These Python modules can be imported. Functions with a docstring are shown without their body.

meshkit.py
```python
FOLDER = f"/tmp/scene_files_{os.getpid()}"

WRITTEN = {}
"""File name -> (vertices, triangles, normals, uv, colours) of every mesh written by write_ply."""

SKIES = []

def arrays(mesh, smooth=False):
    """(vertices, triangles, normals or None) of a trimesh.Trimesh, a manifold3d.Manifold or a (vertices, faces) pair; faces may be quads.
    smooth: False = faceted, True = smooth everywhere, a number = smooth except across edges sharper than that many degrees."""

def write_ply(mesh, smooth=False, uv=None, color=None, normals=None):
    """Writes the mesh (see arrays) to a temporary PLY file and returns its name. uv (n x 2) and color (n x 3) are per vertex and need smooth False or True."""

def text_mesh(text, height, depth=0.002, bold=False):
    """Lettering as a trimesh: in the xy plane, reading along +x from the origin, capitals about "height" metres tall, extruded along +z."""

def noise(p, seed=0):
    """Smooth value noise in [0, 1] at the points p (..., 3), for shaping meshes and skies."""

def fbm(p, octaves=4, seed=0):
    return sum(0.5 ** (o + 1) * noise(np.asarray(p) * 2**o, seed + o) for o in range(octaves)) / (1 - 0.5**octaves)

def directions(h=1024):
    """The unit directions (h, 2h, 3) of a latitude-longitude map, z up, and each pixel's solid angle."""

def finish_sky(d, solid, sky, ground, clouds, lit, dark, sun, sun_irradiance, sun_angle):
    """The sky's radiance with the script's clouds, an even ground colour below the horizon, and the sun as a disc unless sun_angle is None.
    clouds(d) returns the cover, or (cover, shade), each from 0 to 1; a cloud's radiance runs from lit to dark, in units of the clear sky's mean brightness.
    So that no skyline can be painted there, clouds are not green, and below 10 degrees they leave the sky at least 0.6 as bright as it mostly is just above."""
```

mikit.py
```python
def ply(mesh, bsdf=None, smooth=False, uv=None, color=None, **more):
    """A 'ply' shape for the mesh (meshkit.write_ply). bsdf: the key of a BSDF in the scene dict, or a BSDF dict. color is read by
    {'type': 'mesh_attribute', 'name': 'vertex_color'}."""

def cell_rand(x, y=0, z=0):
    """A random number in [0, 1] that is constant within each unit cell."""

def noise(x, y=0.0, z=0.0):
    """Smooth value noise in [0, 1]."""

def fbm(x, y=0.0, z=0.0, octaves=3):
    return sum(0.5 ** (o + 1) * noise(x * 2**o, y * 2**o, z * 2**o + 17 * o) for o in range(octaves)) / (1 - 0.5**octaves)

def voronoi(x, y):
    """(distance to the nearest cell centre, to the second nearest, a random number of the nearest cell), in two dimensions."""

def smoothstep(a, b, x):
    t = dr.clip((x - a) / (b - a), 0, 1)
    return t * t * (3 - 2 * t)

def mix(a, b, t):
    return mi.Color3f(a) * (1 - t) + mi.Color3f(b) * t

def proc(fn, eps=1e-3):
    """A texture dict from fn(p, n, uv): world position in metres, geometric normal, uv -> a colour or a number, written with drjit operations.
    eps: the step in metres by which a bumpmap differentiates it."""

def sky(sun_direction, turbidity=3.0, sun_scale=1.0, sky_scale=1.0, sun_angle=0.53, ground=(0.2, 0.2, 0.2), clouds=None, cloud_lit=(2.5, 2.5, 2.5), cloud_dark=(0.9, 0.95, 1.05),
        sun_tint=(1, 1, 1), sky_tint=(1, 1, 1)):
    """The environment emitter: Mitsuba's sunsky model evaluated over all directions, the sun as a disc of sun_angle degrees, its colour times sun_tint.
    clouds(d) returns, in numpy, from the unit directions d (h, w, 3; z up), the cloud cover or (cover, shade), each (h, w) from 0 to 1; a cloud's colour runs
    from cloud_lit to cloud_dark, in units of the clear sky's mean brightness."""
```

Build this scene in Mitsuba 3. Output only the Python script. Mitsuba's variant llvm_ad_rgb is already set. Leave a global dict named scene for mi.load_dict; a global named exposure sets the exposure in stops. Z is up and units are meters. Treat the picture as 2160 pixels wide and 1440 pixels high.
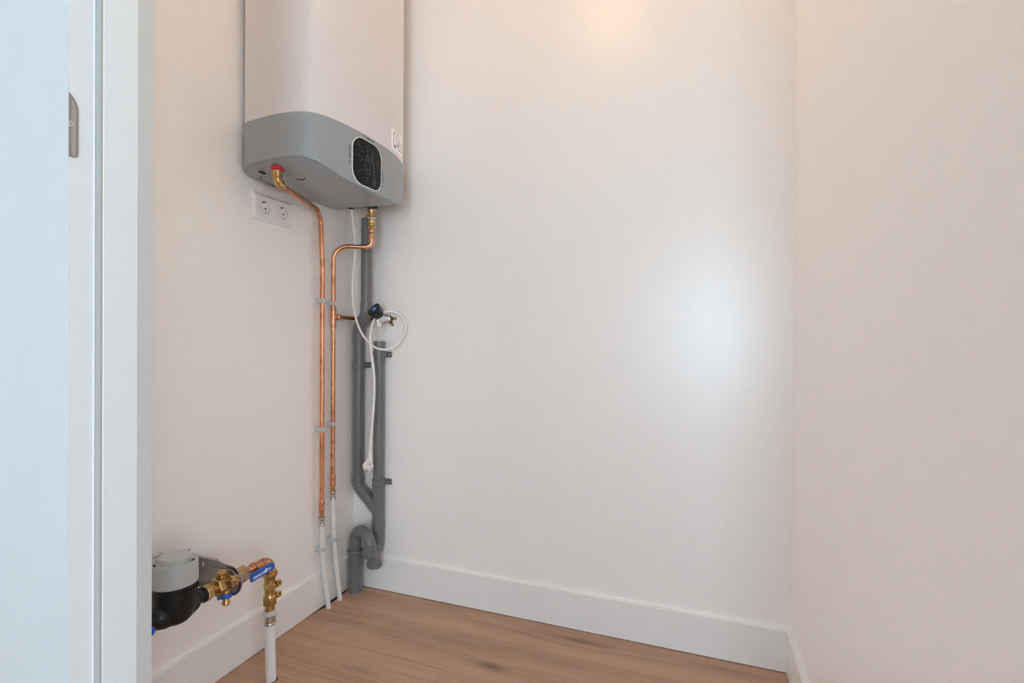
import math
import numpy as np
import trimesh
import mitsuba as mi
import mikit
import meshkit
from shapely.geometry import Polygon, LineString, Point, box as sbox
from shapely.ops import unary_union
import shapely.affinity as aff

T = mi.ScalarTransform4f
scene = {'type': 'scene'}
labels = {}

# ------------------------------------------------------------------ camera
scene['camera'] = {
    'type': 'perspective', 'fov': 90.4955, 'fov_axis': 'x', 'near_clip': 0.02, 'far_clip': 100.0,
    'to_world': T().look_at(origin=[0, 0, 0.95], target=[-0.3429278, 0.93935039, 0.95 - 0.00462198],
                            up=[-0.00741406, 0.00221361, 0.99997007])}

# ------------------------------------------------------------------ light: the hall window (overcast daylight), an added fill window and the bulb on the ceiling
exposure = 0.0
DAYLIGHT = (7.6, 11.2, 14.1)
BULB = (6.6, 3.95, 1.7)
LAMP_AT = (-0.38, 0.92, 2.42)
GLOBE = 0.12
WIN = (-0.15, 0.90, 0.45, 1.75, -2.7)      # x0, x1, z0, z1, y of the hall window
SIDE_FILL = (3.2, 3.58, 3.78)
WIN2 = (-1.60, -0.38, 0.10, 1.80)           # y0, y1, z0, z1 of the unseen window added in the hall's right wall as fill light

# ------------------------------------------------------------------ room
XL, YB, XR = -1.2498, 1.6414, 0.2584
ZC = 2.6
HX0, HX1, HY0 = -2.2, 1.7, -2.75                      # the hall this cupboard opens from


# ------------------------------------------------------------------ materials
def srgb(r, g, b):
    f = lambda c: c / 12.92 if c <= 0.04045 else ((c + 0.055) / 1.055) ** 2.4
    return [f(r / 255), f(g / 255), f(b / 255)]


def col(c):
    return {'type': 'rgb', 'value': list(c)}


def prin(name, c, rough=0.5, metal=0.0, spec=0.5, coat=0.0):
    d = {'type': 'principled', 'base_color': c if isinstance(c, dict) else col(c), 'roughness': rough, 'metallic': metal}
    if metal < 0.5:
        d['specular'] = spec
    if coat:
        d['clearcoat'] = coat
        d['clearcoat_gloss'] = 0.9
    scene[name] = {'type': 'twosided', 'bsdf': d}
    return name


def wall_fn(p, n, uv):
    v = mikit.fbm(p.x * 3.1, p.y * 3.1, p.z * 3.1)
    return mikit.mix((0.845, 0.815, 0.785), (0.86, 0.83, 0.80), v)


WALL = prin('paint_wall', mikit.proc(wall_fn), 0.32, spec=0.8)
CEIL = prin('paint_ceiling', (0.84, 0.83, 0.82), 0.9, spec=0.1)
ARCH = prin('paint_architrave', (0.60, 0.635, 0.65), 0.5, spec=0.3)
FRAME_DIM = prin('paint_frame_dimmed', (0.565, 0.625, 0.655), 0.42, spec=0.35)  # frame paint darkened for the hall face, offsetting too much light there
TRIM = prin('paint_trim', (0.80, 0.785, 0.76), 0.38, spec=0.45)
FRAME = prin('paint_frame', (0.74, 0.79, 0.815), 0.36, spec=0.45)
TANK = prin('enamel_white', (0.665, 0.625, 0.615), 0.27, spec=0.5)
COVER = prin('plastic_cover_grey', (0.285, 0.305, 0.318), 0.36, spec=0.4)
GLASSB = prin('display_black', (0.004, 0.004, 0.0045), 0.20, spec=0.18)
BEZEL = prin('bezel_silver', (0.72, 0.74, 0.75), 0.35)
INK = prin('ink_dark', (0.05, 0.05, 0.055), 0.6)
ICON = prin('ink_icon', (0.075, 0.075, 0.077), 0.5)
ICONL = prin('ink_icon_light', (0.22, 0.22, 0.22), 0.5)
STICK = prin('sticker_paper', (0.86, 0.82, 0.80), 0.5)
STICKG = prin('sticker_print', (0.10, 0.09, 0.09), 0.5)
RED = prin('plastic_red', (0.50, 0.010, 0.025), 0.4)
NAVY = prin('plastic_navy', (0.008, 0.028, 0.16), 0.4)
BLUE = prin('plastic_blue', (0.012, 0.105, 0.46), 0.38)
SKYB = prin('plastic_sky_blue', (0.015, 0.24, 0.68), 0.35)
BLACK = prin('plastic_black', (0.009, 0.009, 0.010), 0.35, spec=0.35)
DARK = prin('dark_gap', (0.012, 0.012, 0.012), 0.8)
CLIP = prin('plastic_clip_grey', (0.50, 0.53, 0.55), 0.45)
WHITEP = prin('plastic_pipe_white', (0.76, 0.78, 0.80), 0.35)
CABLE = prin('cable_white', (0.80, 0.78, 0.77), 0.4)
SOCK = prin('plastic_socket_white', (0.80, 0.765, 0.75), 0.32)
METERG = prin('plastic_meter_grey', (0.40, 0.42, 0.43), 0.42)
METERL = prin('plastic_meter_lid', (0.44, 0.46, 0.465), 0.42)
STEEL = prin('steel_plain', (0.42, 0.40, 0.39), 0.40, metal=1.0)
CHROME = prin('chrome', (0.78, 0.78, 0.78), 0.16, metal=1.0)
NICKEL = prin('nickel_sleeve', (0.58, 0.55, 0.53), 0.24, metal=1.0)
SILVERP = prin('press_ring_grey', (0.52, 0.54, 0.55), 0.4)
STRIKE = prin('strike_steel', (0.40, 0.395, 0.40), 0.5, metal=0.4)
SEAL = prin('seal_strip_grey', (0.385, 0.395, 0.38), 0.45)
WHITETXT = prin('print_white', (0.85, 0.87, 0.9), 0.5)
PRINT = prin('ink_pipe_print', (0.28, 0.29, 0.30), 0.6)
DUST = prin('filler_white', (0.47, 0.42, 0.36), 0.9, spec=0.1)


def copper_fn(p, n, uv):
    v = mikit.fbm(p.x * 22, p.y * 22, p.z * 9)
    w = mikit.smoothstep(0.54, 0.72, mikit.fbm(p.x * 70 + 5, p.y * 70, p.z * 38))
    c = mikit.mix((0.80, 0.40, 0.235), (0.64, 0.275, 0.145), mikit.smoothstep(0.3, 0.7, v))
    return mikit.mix(c, (0.40, 0.15, 0.085), w * 0.6)


def brass_fn(p, n, uv):
    v = mikit.fbm(p.x * 60, p.y * 60, p.z * 60)
    return mikit.mix((0.63, 0.42, 0.185), (0.46, 0.28, 0.115), mikit.smoothstep(0.35, 0.7, v))


def pvc_fn(p, n, uv):
    v = mikit.fbm(p.x * 30, p.y * 30, p.z * 7)
    s = mikit.smoothstep(0.66, 0.8, mikit.fbm(p.x * 90, p.y * 90, p.z * 14))
    c = mikit.mix((0.130, 0.132, 0.136), (0.160, 0.160, 0.160), v)
    return mikit.mix(c, (0.24, 0.225, 0.21), s * 0.35)


COPPER = prin('copper', mikit.proc(copper_fn), 0.27, metal=1.0)
BRASS = prin('brass', mikit.proc(brass_fn), 0.30, metal=1.0)
BRASSD = prin('brass_dark', (0.30, 0.185, 0.085), 0.42, metal=1.0)
PVC = prin('pvc_grey', mikit.proc(pvc_fn), 0.30, spec=0.45)

PW = 0.196          # plank width
PY0 = 1.492 - 14 * PW


def wood_fn(p, n, uv):
    import drjit as dr
    row = dr.floor((p.y - PY0) / PW)
    r1 = mikit.cell_rand(row, 3.0, 1.0)
    xx = p.x + r1 * 9.0
    # the grain bends round knots
    def knot(cx, cy, rx, ry):
        dx, dy = (p.x - cx) / rx, (p.y - cy) / ry
        return dr.exp(-(dx * dx + dy * dy))
    k = knot(-0.553, 1.362, 0.048, 0.015) + knot(-0.335, 1.574, 0.080, 0.013) * 0.8 + knot(0.06, 1.585, 0.10, 0.014) * 0.4 + knot(-0.90, 1.215, 0.07, 0.012) * 0.35
    kw = knot(-0.553, 1.362, 0.13, 0.045) + knot(-0.335, 1.574, 0.18, 0.045) * 0.8
    warp = mikit.fbm(xx * 1.3, p.y * 4.0, row) * 0.040 + kw * 0.030
    yy = p.y + warp
    broad = mikit.fbm(xx * 0.8, yy * 17.0, row)
    fine = mikit.fbm(xx * 3.0, yy * 150.0, row + 3.0)
    rings = 0.5 + 0.5 * dr.sin(yy * 520.0 + mikit.noise(xx * 2.2, yy * 20.0, row) * 8.0)
    pores = mikit.smoothstep(0.58, 0.76, mikit.fbm(xx * 8.0, yy * 430.0, row + 7.0))
    soft = mikit.fbm(xx * 6.0, yy * 30.0, row + 11.0)
    t = broad * 0.55 + fine * 0.40 + soft * 0.22 + rings * 0.07 - 0.14
    c = mikit.mix((0.49, 0.300, 0.207), (0.345, 0.198, 0.130), mikit.smoothstep(0.28, 0.90, t))
    c = c * (0.95 + 0.10 * mikit.cell_rand(row, dr.floor((p.x + 0.683) / 1.38), 5.0))
    c = mikit.mix(c, (0.20, 0.115, 0.078), pores * 0.22)
    c = mikit.mix(c, (0.150, 0.098, 0.074), dr.clip(k, 0, 1) * (0.60 + 0.40 * rings))
    dust = mikit.smoothstep(0.62, 0.75, mikit.fbm(p.x * 16, p.y * 16, 2.0)) * mikit.smoothstep(-0.90, -1.05, p.x)
    return mikit.mix(c, (0.55, 0.42, 0.33), dust * 0.22)


WOOD = prin('oak_laminate', mikit.proc(wood_fn), 0.48, spec=0.3)
SUB = prin('subfloor', (0.03, 0.02, 0.015), 0.9)


# ------------------------------------------------------------------ mesh helpers
def cat(*ms):
    out = []
    for m in ms:
        out.extend(m if isinstance(m, (list, tuple)) else [m])
    return trimesh.util.concatenate(out)


def put(key, mesh, mat, smooth=35, label=None, category=None, group=None, kind=None, **more):
    k, i = key, 0
    while k in scene:
        i += 1
        k = f'{key}_{i:03d}'
    scene[k] = mikit.ply(mesh, mat, smooth=smooth, **more)
    note(k, label, category, group, kind)
    return k


def note(k, label=None, category=None, group=None, kind=None):
    d = {a: b for a, b in (('label', label), ('category', category), ('group', group), ('kind', kind)) if b}
    if d:
        labels[k] = d


def box(x0, x1, y0, y1, z0, z1, ch=0.0):
    if ch <= 0:
        return trimesh.creation.box(bounds=[[x0, y0, z0], [x1, y1, z1]])
    pts = []
    for sx in (0, 1):
        for sy in (0, 1):
            for sz in (0, 1):
                c = np.array([(x0, x1)[sx], (y0, y1)[sy], (z0, z1)[sz]])
                d = np.array([1 - 2 * sx, 1 - 2 * sy, 1 - 2 * sz]) * ch
                for a in range(3):
                    e = d.copy()
                    e[a] = 0
                    pts.append(c + e)
    return trimesh.convex.convex_hull(np.array(pts))


def frame_of(d):
    d = np.asarray(d, float)
    d = d / np.linalg.norm(d)
    a = np.array([0, 0, 1.0]) if abs(d[2]) < 0.9 else np.array([1.0, 0, 0])
    x = np.cross(a, d)
    x /= np.linalg.norm(x)
    return x, np.cross(d, x), d


def basis(o, x, y, z):
    m = np.eye(4)
    m[:3, 0], m[:3, 1], m[:3, 2], m[:3, 3] = x, y, z, o
    return m


def lathe(profile, o, d, n=32, turn=0.0):
    """profile: (r, s) with s along d from o; closed on itself when it neither starts nor ends at r = 0."""
    prof = [tuple(map(float, q)) for q in profile]
    ang = np.arange(n) * 2 * np.pi / n + turn
    V, F, rings = [], [], []
    for r, s in prof:
        if r <= 1e-9:
            rings.append([len(V)])
            V.append((0, 0, s))
        else:
            rings.append(list(range(len(V), len(V) + n)))
            V.extend(np.c_[r * np.cos(ang), r * np.sin(ang), np.full(n, s)])
    for A, B in zip(rings[:-1], rings[1:]):
        for i in range(n):
            j = (i + 1) % n
            a, b = (A[i % len(A)], A[j % len(A)]) if len(A) > 1 else (A[0], A[0])
            c, e = (B[i % len(B)], B[j % len(B)]) if len(B) > 1 else (B[0], B[0])
            if a != b:
                F.append((a, b, e))
            if c != e:
                F.append((a, e, c))
    m = trimesh.Trimesh(np.array(V, float), np.array(F), process=False)
    if m.volume < 0:
        m.invert()
    x, y, z = frame_of(d)
    m.apply_transform(basis(o, x, y, z))
    return m


def rod(o, d, r, length, n=32, ch=0.0, s0=0.0):
    return lathe([(0, s0), (r - ch, s0), (r, s0 + ch), (r, s0 + length - ch), (r - ch, s0 + length), (0, s0 + length)], o, d, n)


def ringm(o, d, r0, r1, length, n=40, s0=0.0, ch=0.0):
    return lathe([(r0, s0), (r1 - ch, s0), (r1, s0 + ch), (r1, s0 + length - ch), (r1 - ch, s0 + length), (r0, s0 + length), (r0, s0)], o, d, n)


def hexnut(o, d, r, length, s0=0.0, turn=0.0, hole=0.0):
    c = length * 0.14
    p = [(hole, s0), (r * 0.9, s0), (r, s0 + c), (r, s0 + length - c), (r * 0.9, s0 + length), (hole, s0 + length)]
    if hole:
        p.append((hole, s0))
    return lathe(p, o, d, 6, turn)


def bend(points, radii, step=0.12):
    """A polyline whose inner corners are rounded with arcs of the given radii."""
    P = [np.asarray(q, float) for q in points]
    if not isinstance(radii, (list, tuple)):
        radii = [radii] * (len(P) - 2)
    out = [P[0]]
    for i in range(1, len(P) - 1):
        a, b = P[i - 1] - P[i], P[i + 1] - P[i]
        la, lb = np.linalg.norm(a), np.linalg.norm(b)
        a, b = a / la, b / lb
        th = np.arccos(np.clip(a @ b, -1, 1))
        turn = np.pi - th
        if turn < 0.02 or radii[i - 1] <= 0:
            out.append(P[i])
            continue
        r = radii[i - 1]
        t = min(r / np.tan(th / 2), 0.499 * la * 2, 0.499 * lb * 2)
        r = t * np.tan(th / 2)
        s = P[i] + a * t
        nrm = b - (b @ a) * a
        nrm /= np.linalg.norm(nrm)
        c = s + nrm * r
        k = max(2, int(turn / step))
        for q in range(k + 1):
            f = turn * q / k
            out.append(c - nrm * r * np.cos(f) - a * r * np.sin(f))
    out.append(P[-1])
    return np.array(out)


def tube(path, r, n=20, cap=True):
    p = np.asarray(path, float)
    keep = np.r_[True, np.linalg.norm(np.diff(p, axis=0), axis=1) > 1e-7]
    p = p[keep]
    rr = np.broadcast_to(np.asarray(r, float), (len(keep),))[keep] if np.ndim(r) else np.full(len(p), float(r))
    t = np.gradient(p, axis=0)
    seg = np.diff(p, axis=0)
    seg /= np.linalg.norm(seg, axis=1, keepdims=True)
    t[0], t[-1] = seg[0], seg[-1]
    t[1:-1] = seg[:-1] + seg[1:]
    t /= np.linalg.norm(t, axis=1, keepdims=True)
    x, y, _ = frame_of(t[0])
    V = []
    ang = np.arange(n) * 2 * np.pi / n
    for i in range(len(p)):
        x = x - (x @ t[i]) * t[i]
        x /= np.linalg.norm(x)
        y = np.cross(t[i], x)
        k = 1.0
        if 0 < i < len(p) - 1:
            k = 1.0
        V.append(p[i] + k * rr[i] * (np.cos(ang)[:, None] * x + np.sin(ang)[:, None] * y))
    V = np.concatenate(V)
    F = []
    for i in range(len(p) - 1):
        for j in range(n):
            a, b = i * n + j, i * n + (j + 1) % n
            F += [(a, b, b + n), (a, b + n, a + n)]
    if cap:
        V = np.vstack([V, p[0], p[-1]])
        e0, e1, L = len(V) - 2, len(V) - 1, (len(p) - 1) * n
        for j in range(n):
            F += [(e0, (j + 1) % n, j), (e1, L + j, L + (j + 1) % n)]
    return trimesh.Trimesh(V, np.array(F), process=False)


def spline(points, per=8):
    from scipy.interpolate import CubicSpline
    p = np.asarray(points, float)
    s = np.r_[0, np.cumsum(np.sqrt(np.linalg.norm(np.diff(p, axis=0), axis=1)))]
    return CubicSpline(s, p)(np.linspace(0, s[-1], per * (len(p) - 1) + 1))


def extr(poly, depth, o=(0, 0, 0), x=(1, 0, 0), y=(0, 1, 0), z=None):
    """A shapely polygon extruded by depth along z, its plane spanned by x and y at o."""
    z = np.cross(x, y) if z is None else np.asarray(z, float)
    ms = [trimesh.creation.extrude_polygon(g, depth, engine='earcut') for g in getattr(poly, 'geoms', [poly])]
    m = trimesh.util.concatenate(ms)
    m.apply_transform(basis(o, x, y, z))
    return m


def rrect(x0, x1, y0, y1, r, q=8):
    return sbox(x0 + r, y0 + r, x1 - r, y1 - r).buffer(r, quad_segs=q)


def prism(pts, z0, z1):
    return extr(Polygon(pts), z1 - z0, (0, 0, z0))


X, Y, Z = np.eye(3)

# ------------------------------------------------------------------ setting
put('floor', box(HX0, HX1, HY0, YB + 0.1, -0.08, -0.0135), SUB, kind='structure', label='oak laminate floor of wide planks')


def plank(x0, x1, y0, y1):
    g, c = 0.00012, 0.0003
    a = box(x0 + g, x1 - g, y0 + g, y1 - g, -0.0135, 0.0, 0)
    top = a.vertices[:, 2] > -0.001
    v = a.vertices.copy()
    low = cat(a)
    v[top, 2] = -c
    low.vertices = v
    hi = box(x0 + g + c, x1 - g - c, y0 + g + c, y1 - g - c, -c, 0.0)
    # chamfered top: hull of the two
    return trimesh.convex.convex_hull(np.vstack([low.vertices, hi.vertices]))


for i in range(-8, 17):
    y0, y1 = PY0 + i * PW, PY0 + (i + 1) * PW
    y0, y1 = max(y0, HY0), min(y1, YB)
    if y1 - y0 < 0.02:
        continue
    xa = XL if y0 > 0.45 else HX0
    off = {13: -0.683, 14: 0.149, 12: 0.10}.get(i, -0.683 + (i * 0.53) % 1.38)
    cuts = sorted(c for c in (off - 2.76, off - 1.38, off, off + 1.38) if xa + 0.03 < c < XR - 0.03)
    xb = XR if y0 > 0.45 else HX1
    xs = [xa] + cuts + ([XR + 0.72] if xb > XR else []) + [xb]
    for a, b in zip(xs[:-1], xs[1:]):
        put('floor__plank', plank(a, b, y0, y1), WOOD, smooth=False)

cutp = Polygon([(-1.2373, 1.395), (-1.2373, 1.585), (-1.2290, 1.565), (-1.2310, 1.530), (-1.2255, 1.505), (-1.2275, 1.488), (-1.2225, 1.470), (-1.2285, 1.448), (-1.2335, 1.432)])
put('floor__pipe_cutout', extr(cutp, .0004, (0, 0, -.0001)), DARK, smooth=False, label='ragged dark cut in the floor along the left baseboard')
put('floor__pipe_cutout', extr(Point(-1.1030, 1.0935).buffer(.0150), .0004, (0, 0, -.0001)), DARK, smooth=False, label='dark rim of the hole round the white riser')
put('wall_left', box(XL - 0.1, XL, 0.575, YB + 0.1, -0.02, ZC), WALL, kind='structure', label='plain white left wall carrying the water heater and sockets')
put('wall_back', box(XL - 0.1, XR + 0.1, YB, YB + 0.1, -0.02, ZC), WALL, kind='structure', label='plain white back wall')
put('wall_right', box(XR, XR + 0.1, 0.4672, YB, -0.02, ZC), WALL, kind='structure', label='plain white right wall')
put('ceiling', box(HX0 - 0.1, HX1 + 0.1, HY0 - 0.1, YB + 0.1, ZC, ZC + 0.1), CEIL, kind='structure', label='white ceiling')
put('wall_front', cat(box(HX0, -1.045, 0.4672, 0.5815, -0.02, ZC), box(XL - 0.02, XR + 0.1, 0.4672, 0.5815, 2.35, ZC)), WALL, kind='structure',
    label='white wall on the hall side left of the doorway')
put('wall_front_right', box(XR + 0.1, HX1, 0.4672, 0.578, -0.02, ZC), WALL, kind='structure', label='white wall on the hall side right of the doorway')
y0_, y1_, z0_, z1_ = WIN2
put('wall_hall_right', cat(box(HX1, HX1 + 0.1, HY0, y0_, -0.02, ZC), box(HX1, HX1 + 0.1, y1_, 0.578, -0.02, ZC), box(HX1, HX1 + 0.1, y0_, y1_, -0.02, z0_), box(HX1, HX1 + 0.1, y0_, y1_, z1_, ZC)), WALL,
    kind='structure', label='white right wall of the hall')
f = 0.05
put('added_window_2', cat(box(HX1 - 0.01, HX1 + 0.07, y0_, y0_ + f, z0_, z1_, 0.004), box(HX1 - 0.01, HX1 + 0.07, y1_ - f, y1_, z0_, z1_, 0.004),
                    box(HX1 - 0.01, HX1 + 0.07, y0_ + f, y1_ - f, z0_, z0_ + f, 0.004), box(HX1 - 0.01, HX1 + 0.07, y0_ + f, y1_ - f, z1_ - f, z1_, 0.004)),
    FRAME, kind='structure', label='unseen window added in the right wall of the hall to brighten the left wall')
pane = trimesh.Trimesh([[HX1 + 0.03, y0_ + f, z0_ + f], [HX1 + 0.03, y1_ - f, z0_ + f], [HX1 + 0.03, y1_ - f, z1_ - f], [HX1 + 0.03, y0_ + f, z1_ - f]], [[0, 2, 1], [0, 3, 2]], process=False)
put('added_window_2__pane', pane, WHITEP, smooth=False, emitter={'type': 'area', 'radiance': col(SIDE_FILL)})  # glowing pane added to lift the left wall
put('wall_hall_left', box(HX0 - 0.1, HX0, HY0, 0.578, -0.02, ZC), WALL, kind='structure', label='white wall of the hall')
wx0, wx1, wz0, wz1, wy = WIN
put('wall_hall_back', cat(box(HX0, wx0, HY0 - 0.1, HY0, -0.02, ZC), box(wx1, HX1, HY0 - 0.1, HY0, -0.02, ZC),
                          box(wx0, wx1, HY0 - 0.1, HY0, -0.02, wz0), box(wx0, wx1, HY0 - 0.1, HY0, wz1, ZC)), WALL,
    kind='structure', label='white wall of the hall with its window')
f = 0.05
put('window_1', cat(box(wx0, wx0 + f, HY0 - 0.07, HY0 + 0.01, wz0, wz1, 0.004), box(wx1 - f, wx1, HY0 - 0.07, HY0 + 0.01, wz0, wz1, 0.004),
                    box(wx0 + f, wx1 - f, HY0 - 0.07, HY0 + 0.01, wz0, wz0 + f, 0.004), box(wx0 + f, wx1 - f, HY0 - 0.07, HY0 + 0.01, wz1 - f, wz1, 0.004)),
    FRAME, kind='structure', label='hall window with a white frame')
pane = extr(sbox(wx0 + f, wz0 + f, wx1 - f, wz1 - f), 0.004, (0, HY0 - 0.03, 0), X, Z, -Y)
pane = trimesh.Trimesh([[wx0 + f, HY0 - 0.03, wz0 + f], [wx1 - f, HY0 - 0.03, wz0 + f], [wx1 - f, HY0 - 0.03, wz1 - f], [wx0 + f, HY0 - 0.03, wz1 - f]],
                       [[0, 2, 1], [0, 3, 2]], process=False)
put('window_1__pane', pane, WHITEP, smooth=False, emitter={'type': 'area', 'radiance': col(DAYLIGHT)})

# baseboards, flat boards with an eased top edge
BT, BH, BG = 0.01244, 0.1205, 0.0022


def board_section(t, h):
    return [(0, BG), (t, BG), (t, h - 0.0012), (t - 0.0012, h), (0.0, h + 0.0004)]


def board(a, b, o, x, along):
    m = extr(Polygon(board_section(BT, BH)), b - a, o, x, Z, along)
    return m


bl = board(0.58, YB, (XL, 0.58, 0), X, Y)
put('baseboard_left', bl, TRIM, smooth=False, kind='structure', label='white baseboard along the left wall')
put('baseboard_back', board(XL + BT, XR - BT, (XL + BT, YB, 0), -Y, X), TRIM, smooth=False, kind='structure', label='white baseboard along the back wall')
put('baseboard_right', board(0.4672, YB, (XR, 0.4672, 0), -X, Y), TRIM, smooth=False, kind='structure', label='white baseboard along the right wall')

# ------------------------------------------------------------------ door frame at the left of the opening
J0, J1 = 0.4664, 0.5040
put('door_1__dimmed_casing', prism([(-1.046, J0), (-0.8508, J0), (-0.8502, J0 + 0.0006), (-0.8502, J0 + 0.0012), (-1.046, J0 + 0.0012)], -0.002, 2.35), FRAME_DIM, smooth=False, label='hall side face of the door frame with shade put into its blue grey colour')
jamb = [(-1.045, J0 + 0.0012), (-0.85, J0 + 0.0012), (-0.85, J1), (-0.8375, J1), (-0.8365, J1 + 0.001), (-0.8365, 0.5537), (-1.045, 0.5537)]
put('door_1', prism(jamb, -0.002, 2.35), FRAME, smooth=False, kind='structure', label='white painted door frame at the left of the opening')
put('door_1__seal_strip', box(-0.8500, -0.8374, J1 - 0.0032, J1 + 0.001, 0.0, 2.345, 0.0004), SEAL, smooth=False, label='grey rubber seal strip in the rebate')
put('door_1__bead', tube([(-0.8498, J1 - 0.0042, 0.0), (-0.8498, J1 - 0.0042, 2.345)], 0.0014, 12), FRAME)
put('door_1__architrave', prism([(-0.8365, 0.55372), (-0.8432, 0.5825), (-1.045, 0.5825), (-1.045, 0.55372)], -0.002, 2.35), ARCH, smooth=False,
    label='grey architrave on the cupboard side')
# strike plate let into the rebate
sp = Polygon([(0.46655, 1.2085)] + [tuple(q) for q in np.array([
    (0.4735, 1.2085), (0.4757, 1.2092), (0.4773, 1.2108), (0.4782, 1.2135), (0.4785, 1.217), (0.4785, 1.2775), (0.4778, 1.2830), (0.4762, 1.2880), (0.4738, 1.2925), (0.4705, 1.2965),
    (0.46655, 1.3005)])])
sk = put('door_1__strike_plate', extr(sp, 0.0012, (-0.8503, 0, 0), Y, Z, X), STRIKE, smooth=False, label='grey metal strike plate with rounded corners')
inner = sp.buffer(-0.0028)
put('door_1__strike_plate__rim', extr(sp.difference(inner).intersection(sbox(0.4672, 1.0, 0.6, 1.4)), 0.0018, (-0.8503, 0, 0), Y, Z, X), STEEL, smooth=False)
scr = Point(0.4686, 1.2556).buffer(0.0042).intersection(sbox(0.4666, 1, 1, 2))
put('door_1__strike_plate__screw', extr(scr.difference(LineString([(0.466, 1.2576), (0.4706, 1.2543)]).buffer(0.0006)), 0.0026, (-0.8503, 0, 0), Y, Z, X), CHROME, smooth=False)

# ------------------------------------------------------------------ ceiling lamp (just out of the picture; it lights the upper walls)
lx, ly, lz = LAMP_AT
note('ceiling_lamp', 'warm opal globe lamp on a white ceiling rose', 'lamp')
put('ceiling_lamp__rose', lathe([(0, 0), (0.05, 0), (0.05, 0.008), (0.035, 0.022), (0.008, 0.03), (0, 0.03)], (lx, ly, ZC), -Z), SOCK)
put('ceiling_lamp__lamp_holder', rod((lx, ly, ZC - 0.025), -Z, 0.03, ZC - 0.03 - lz - GLOBE * 0.9, 24), SOCK)
ga = np.linspace(-math.pi / 2, math.pi / 2 - 0.25, 20)
put('ceiling_lamp__globe', lathe([(0, -GLOBE)] + [(GLOBE * math.cos(q), GLOBE * math.sin(q)) for q in ga[1:]] + [(0, GLOBE * math.sin(ga[-1]))], (lx, ly, lz), Z, 32), WHITEP, smooth=True,
    emitter={'type': 'area', 'radiance': col(BULB)})

# ------------------------------------------------------------------ water heater
HC = np.array([-1.2420, 1.337, 0.0])
ha = math.radians(1.5)
HV = np.array([math.cos(ha), math.sin(ha), 0])       # out of the wall
HU = np.array([-math.sin(ha), math.cos(ha), 0])      # along the wall, away from the door


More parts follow.
